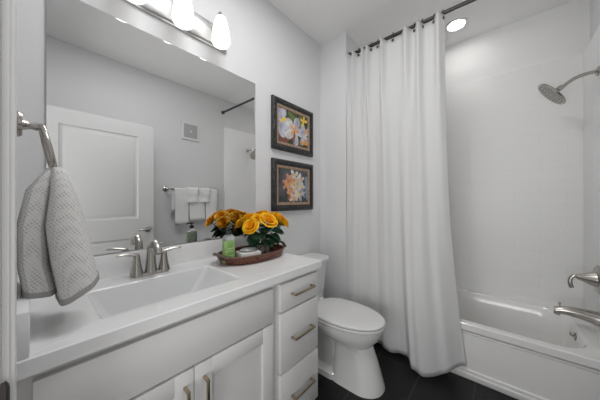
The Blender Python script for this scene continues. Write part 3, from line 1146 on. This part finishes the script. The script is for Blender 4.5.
def bring(hx, hy, z, e=0.75, n=28, half=False):
    ks = range(n) if not half else range(n // 2 - 1, n + 2)
    return [(bxp + hx * math.copysign(abs(cos(2 * pi * k / n)) ** e, cos(2 * pi * k / n)), byp + hy * math.copysign(abs(sin(2 * pi * k / n)) ** e, sin(2 * pi * k / n)), ZTI + z) for k in ks]


m.loft([bring(.031, .019, 0), bring(.034, .022, .004), bring(.034, .022, .126), bring(.031, .020, .140), bring(.020, .014, .150, .9), bring(.011, .011, .153, 1), bring(.011, .011, .158, 1)])
m.build('bottle_body', CLEAR, bt)
m = MB()
m.loft([bring(.0346, .0226, .006, half=True), bring(.0346, .0226, .122, half=True)], False, False, closed=False)
lb = m.build('label', GREENL, bt)
for (z0, z1, w) in ((.078, .082, .020), (.066, .069, .014), (.040, .043, .022), (.030, .033, .016)):
    m = MB()
    m.box(bxp - w, bxp + w, byp - .0232, byp - .0224, ZTI + z0, ZTI + z1)
    m.build('label_print', LABELW, lb)
m = MB()
m.lathe([(0.0145, .154), (0.0145, .168), (0.010, .171), (0.0045, .172), (0.0045, .179), (0.011, .180), (0.011, .188), (0, .189)], (bxp, byp, ZTI), seg=20)
m.tube([(bxp, byp, ZTI + .184), (bxp - .018, byp - .016, ZTI + .184), (bxp - .026, byp - .023, ZTI + .178)], [.006, .005, .0035], 10)
m.build('pump', BLACKP, bt)

# small white box with grey top
b0 = (0.812, 1.085)
bx = thing('small_box', (b0[0], b0[1], ZTI), 'small white box with grey marbled top lying in the tray', 'box')
Mr = Matrix.Translation((b0[0], b0[1], ZTI)) @ Matrix.Rotation(math.radians(-12), 4, 'Z')
m = MB()
m.box(-.060, .060, -.042, .042, 0.0, .048, 0.004, M=Mr)
m.build('box_body', CLOTHW, bx)
m = MB()
m.loft([[Mr @ Vector((r * 1.45 * cos(2 * pi * k / 24), r * cos(0) * 0.95 * sin(2 * pi * k / 24), z)) for k in range(24)] for r, z in ((.037, .0478), (.037, .056), (.030, .064), (.012, .067))])
m.build('marbled_top', GREYTOP, bx)

# flower arrangement
FX, FY = 0.968, 1.150
fl = thing('rose_arrangement', (FX, FY, ZTI), 'bunch of golden yellow roses with dark green leaves in stone vase', 'flower arrangement')
m = MB()
m.lathe([(0.030, 0), (0.040, 0.003), (0.047, 0.022), (0.046, 0.042), (0.038, 0.056), (0.034, 0.060), (0.030, 0.058), (0.036, 0.044), (0.036, 0.02), (0, 0.015)], (FX, FY, ZTI), seg=30)
m.build('vase', VASE, fl)


def rose(c, R, tilt_dir, tiltv, seed):
    rnd = random.Random(seed)
    q = Matrix.Rotation(tiltv, 3, Vector((-sin(tilt_dir), cos(tilt_dir), 0))) @ Matrix.Rotation(rnd.random() * 6, 3, 'Z')
    mm = MB()

    def petal_fn(a0, rad, hgt, wid, curl, zo):
        def fn(u, v):
            # u across, v up
            s = (u - 0.5) * 2
            wv = wid * (0.55 + 0.6 * sin(min(v, 0.93) * pi * 0.56)) * (1 - 0.35 * max(0, v - 0.75) * 4 * s * s)
            a = a0 + s * wv
            r = rad * (0.35 + 0.65 * sin(v * pi / 2 * 0.95)) + curl * v ** 4
            z = zo + hgt * (v ** 0.9) - 0.10 * R * s * s * v - curl * 0.55 * v ** 6
            p = Vector((r * cos(a), r * sin(a), z))
            return Vector(c) + q @ p
        return fn
    for lay, (npet, rad, hgt, wid, curl, zo) in enumerate(((3, 0.22, 0.86, 1.15, 0.03, 0.0), (4, 0.45, 0.86, 0.95, 0.10, -0.03), (5, 0.72, 0.78, 0.80, 0.20, -0.08), (6, 0.92, 0.62, 0.70, 0.26, -0.14))):
        for k in range(npet):
            mm.mi = 1 if lay == 0 else 0
            mm.grid(petal_fn(2 * pi * k / npet + lay * 0.6 + rnd.uniform(-.12, .12), rad * R, hgt * R, wid, curl * R, zo * R), 8, 8)
    mm.mi = 1
    mm.sphere(Vector(c) + q @ Vector((0, 0, 0.28 * R)), 0.28 * R, 1, 1, 1.5, 10, 8)
    o = mm.build('rose_head', [ROSE, ROSEC], fl, autosmooth=False)
    md = o.modifiers.new('thickness', 'SOLIDIFY')
    md.thickness = 0.0010
    return o


ZF = ZCT
heads = [(-0.118, -0.045, 0.188, 0.046, -2.75, 1.0), (-0.030, -0.085, 0.215, 0.052, -1.7, 0.75), (0.118, -0.020, 0.205, 0.046, -0.1, 1.0),
         (0.010, 0.000, 0.242, 0.047, 0.3, 0.1), (0.070, -0.060, 0.226, 0.046, -0.8, 0.65), (-0.080, 0.030, 0.226, 0.045, 2.6, 0.5), (0.075, 0.055, 0.222, 0.045, 0.7, 0.6),
         (-0.010, 0.090, 0.214, 0.045, 1.6, 0.75), (-0.070, -0.050, 0.226, 0.040, -2.3, 0.5), (-0.100, 0.085, 0.190, 0.042, 2.4, 0.9),
         (0.022, -0.048, 0.236, 0.040, -1.2, 0.35), (0.115, -0.070, 0.196, 0.040, -0.6, 1.0), (0.030, 0.050, 0.236, 0.042, 1.3, 0.3)]
for i, (x, y, z, R, td, tl) in enumerate(heads):
    rose((FX + x, FY + y, ZF + z), R, td, tl, i + 11)
    m = MB()
    m.tube(bez((FX + x * .15, FY + y * .15, ZTI + 0.03), (FX + x * .3, FY + y * .3, ZF + 0.08), (FX + x * .8, FY + y * .8, ZF + z - 0.035), (FX + x, FY + y, ZF + z), 8), 0.0024, 8)
    m.build('stem', STEM, fl)


def leaf(p, direction, L, W, droop, roll):
    d = Vector(direction).normalized()
    side = d.cross(Vector((0, 0, 1))).normalized()
    up = side.cross(d)
    side = (side * cos(roll) + up * sin(roll)).normalized()
    nrm = side.cross(d)
    mm = MB()

    def fn(u, v):
        s = (u - 0.5) * 2
        w = W * (sin(pi * min(1, v * 0.96 + 0.04)) ** 0.75) * (1 + 0.05 * sin(v * 40))
        return Vector(p) + d * (L * v) + side * (w * s) + nrm * (abs(s) * w * 0.35 - 0.06 * L * sin(v * pi)) - Vector((0, 0, droop * v * v))
    mm.grid(fn, 8, 12)
    o = mm.build('leaf', LEAF, fl, autosmooth=False)
    md = o.modifiers.new('thickness', 'SOLIDIFY')
    md.thickness = 0.0007


rnd = random.Random(21)
for i in range(64):
    a = 2 * pi * i / 64 * 4 + rnd.uniform(-.2, .2)
    lay = i % 4
    zz = ZF + (0.100, 0.122, 0.146, 0.172)[lay]
    r0 = (0.034, 0.052, 0.062, 0.060)[lay]
    el = (-0.12, 0.0, 0.15, 0.35)[lay] + rnd.uniform(-.2, .2)
    if sin(a) > 0:
        r0 *= 0.65
    leaf((FX + r0 * cos(a), FY + r0 * sin(a), zz), (cos(a), sin(a), el), rnd.uniform(0.062, 0.082), rnd.uniform(0.030, 0.041), rnd.uniform(0.020, 0.045), rnd.uniform(-.6, .6))

# ------------------------------------------------------------------ toilet
TCX = 1.462
to = thing('toilet', (TCX, 0.95, 0), 'white two piece elongated toilet between the vanity and the curtain', 'toilet')


def egg(a, yf, yb, z, n=48, e=0.92, split=0.42, eb=0.7):
    """egg outline, blunt at the back, long towards the front (-y)"""
    ym = lerp(yb, yf, split)
    pts = []
    for k in range(n):
        t = 2 * pi * k / n
        c, s = cos(t), sin(t)
        x = a * math.copysign(abs(c) ** (e if s <= 0 else e * min(1.0, eb / 0.7)), c)
        y = ym + ((yb - ym) * math.copysign(abs(s) ** eb, s) if s > 0 else (ym - yf) * s)
        pts.append((TCX + x, y, z))
    return pts


m = MB()
m.loft([egg(.128, .560, .90, 0.0, split=.6, eb=.3), egg(.125, .562, .90, .012, split=.6, eb=.3), egg(.115, .575, .89, .06, split=.6, eb=.3), egg(.103, .606, .88, .16, split=.6, eb=.3),
        egg(.097, .634, .88, .23, split=.58, eb=.3), egg(.104, .640, .90, .26, split=.55, eb=.4), egg(.140, .614, 1.00, .292, split=.5, eb=.6), egg(.168, .586, 1.09, .325), egg(.178, .573, 1.12, .360), egg(.180, .568, 1.13, .382), egg(.172, .576, 1.12, .388)])
# trapway body and foot behind the front column
m.loft([rrect(TCX - .130, TCX + .130, .84, 1.26, 0, .05), rrect(TCX - .127, TCX + .127, .84, 1.26, .035, .05), rrect(TCX - .085, TCX + .085, .84, 1.25, .06, .05),
        rrect(TCX - .070, TCX + .070, .86, 1.25, .20, .05), rrect(TCX - .10, TCX + .10, .88, 1.28, .30, .05), rrect(TCX - .17, TCX + .17, 1.02, 1.31, .365, .04), rrect(TCX - .17, TCX + .17, 1.02, 1.31, .382, .04)])
m.build('bowl', PORC, to)
m = MB()
m.loft([egg(.178, .566, 1.09, .391), egg(.185, .560, 1.09, .394), egg(.186, .558, 1.09, .404), egg(.182, .562, 1.09, .409)])
m.build('seat', SEATM, to)
m = MB()
m.loft([egg(.178, .566, 1.085, .413), egg(.185, .559, 1.085, .415), egg(.186, .558, 1.085, .424), egg(.181, .564, 1.08, .431), egg(.150, .60, 1.05, .4355), egg(.08, .70, .98, .437)])
m.build('lid', SEATM, to)
for s in (-1, 1):
    m = MB()
    m.cyl((TCX + s * .075 - .025, 1.098, .417), (TCX + s * .075 + .025, 1.098, .417), .012)
    m.build('hinge', SEATM, to)
m = MB()
m.loft([rrect(TCX - .195, TCX + .195, 1.150, 1.315, .383, .03), rrect(TCX - .200, TCX + .200, 1.145, 1.317, .43, .035), rrect(TCX - .222, TCX + .222, 1.125, 1.320, .68, .04), rrect(TCX - .226, TCX + .226, 1.122, 1.320, .702, .04)])
m.build('tank', PORC, to)
m = MB()
m.loft([rrect(TCX - .232, TCX + .232, 1.114, 1.324, .704, .045), rrect(TCX - .240, TCX + .240, 1.106, 1.326, .710, .05), rrect(TCX - .240, TCX + .240, 1.106, 1.326, .730, .05), rrect(TCX - .232, TCX + .232, 1.114, 1.322, .738, .045)])
m.build('tank_lid', PORC, to)
m = MB()
m.lathe([(.014, 0), (.014, .008), (.008, .012)], (TCX - .15, 1.128, .655), (0, -1, 0))
m.tube([(TCX - .15, 1.112, .655), (TCX - .11, 1.108, .651), (TCX - .07, 1.110, .645)], [.006, .0065, .007], 10)
m.build('flush_lever', NICKEL, to)

# ------------------------------------------------------------------ wall facing the mirror: towel bar, towels, vent
YB = YF + 0.062
ZB = 1.358
tb = thing('towel_bar', (1.44, YF, ZB), 'brushed nickel towel bar on the wall facing the mirror', 'towel bar')
m = MB()
m.cyl((1.10, YB, ZB), (1.785, YB, ZB), 0.0085, seg=16)
m.build('bar', NICKEL, tb)
for x in (1.108, 1.778):
    m = MB()
    m.lathe([(.032, 0), (.032, .006), (.025, .012), (.012, .016), (.011, .058), (.014, .064), (.0, .074)], (x, YF, ZB), (0, 1, 0))
    m.build('bracket', NICKEL, tb)


def hung(name, x0, x1, zf, zb, lay, label, group, rear=0.0):
    """towel folded over the bar, front drop to zf and rear drop to zb; lay = layer thickness off the bar"""
    yfr, ybk = YB + 0.0095 + lay, YB - 0.0095 - lay * 0.8
    path = [(ybk, zb)]
    for i in range(6):
        path.append((ybk, lerp(zb, ZB, (i + 1) / 6)))
    r = (yfr - ybk) / 2
    for i in range(1, 9):
        a = pi - pi * i / 8
        path.append(((yfr + ybk) / 2 + r * cos(a), ZB + r * sin(a)))
    for i in range(10):
        path.append((yfr + 0.004 * sin(i * .9), lerp(ZB, zf, (i + 1) / 10)))
    mm = MB()
    N = len(path) - 1
    mm.grid(lambda u, v: (lerp(x0, x1, v) + 0.004 * sin(u * 9 + v * 3) - rear * (1 - smooth01((u - 0.2) / 0.3)), path[min(N, int(round(u * N)))][0] + 0.003 * sin(v * 7 + u * 4), path[min(N, int(round(u * N)))][1]), N, 14)
    o = mm.build(name, TOWELW, autosmooth=False)
    md = o.modifiers.new('thickness', 'SOLIDIFY')
    md.thickness = 0.007
    md.offset = 1.0
    return tag(o, label, 'towel', group)


G = 'white towels hanging on the towel bar'
hung('bath_towel', 1.19, 1.365, 0.905, 1.07, 0.006, 'long white bath towel at the left end of the bar, in the mirror', G, 0.035)
hung('bath_towel', 1.372, 1.588, 0.945, 1.00, 0.006, 'white bath towel behind the two short towels on the bar', G)
hung('bath_towel', 1.595, 1.765, 0.905, 1.02, 0.006, 'long white bath towel at the right end of the bar, in the mirror', G)
hung('hand_towel', 1.335, 1.480, 1.185, 1.22, 0.022, 'short white hand towel over the bar, left one of the pair', G)
hung('hand_towel', 1.502, 1.645, 1.185, 1.22, 0.022, 'short white hand towel over the bar, right one of the pair', G)

vt = thing('vent_cover', (1.42, YF, 2.02), 'square white exhaust vent cover high on the wall facing the mirror', 'vent')
m = MB()
x0, x1, z0, z1 = 1.30, 1.54, 2.02, 2.26
prof = [(0, 0), (0, .010), (.006, .016), (.026, .016), (.032, .008)]
m.loft([[(x0 + i, YF + d, z0 + i), (x1 - i, YF + d, z0 + i), (x1 - i, YF + d, z1 - i), (x0 + i, YF + d, z1 - i)] for i, d in prof], False, False, smooth=False)
m.build('vent_frame', SOCK, vt)
m = MB()
m.box(x0 + .03, x1 - .03, YF + .001, YF + .006, z0 + .03, z1 - .03)
for k in range(9):
    z = z0 + .045 + k * .0185
    m.box(x0 + .032, x1 - .032, YF + .004, YF + .010, z, z + .007)
m.build('grille', VENTIN, vt)
m = MB()
m.lathe([(.018, 0), (.018, .008), (0, .012)], (1.42, YF + .006, 2.14), (0, 1, 0))
m.build('centre_cap', SOCK, vt)
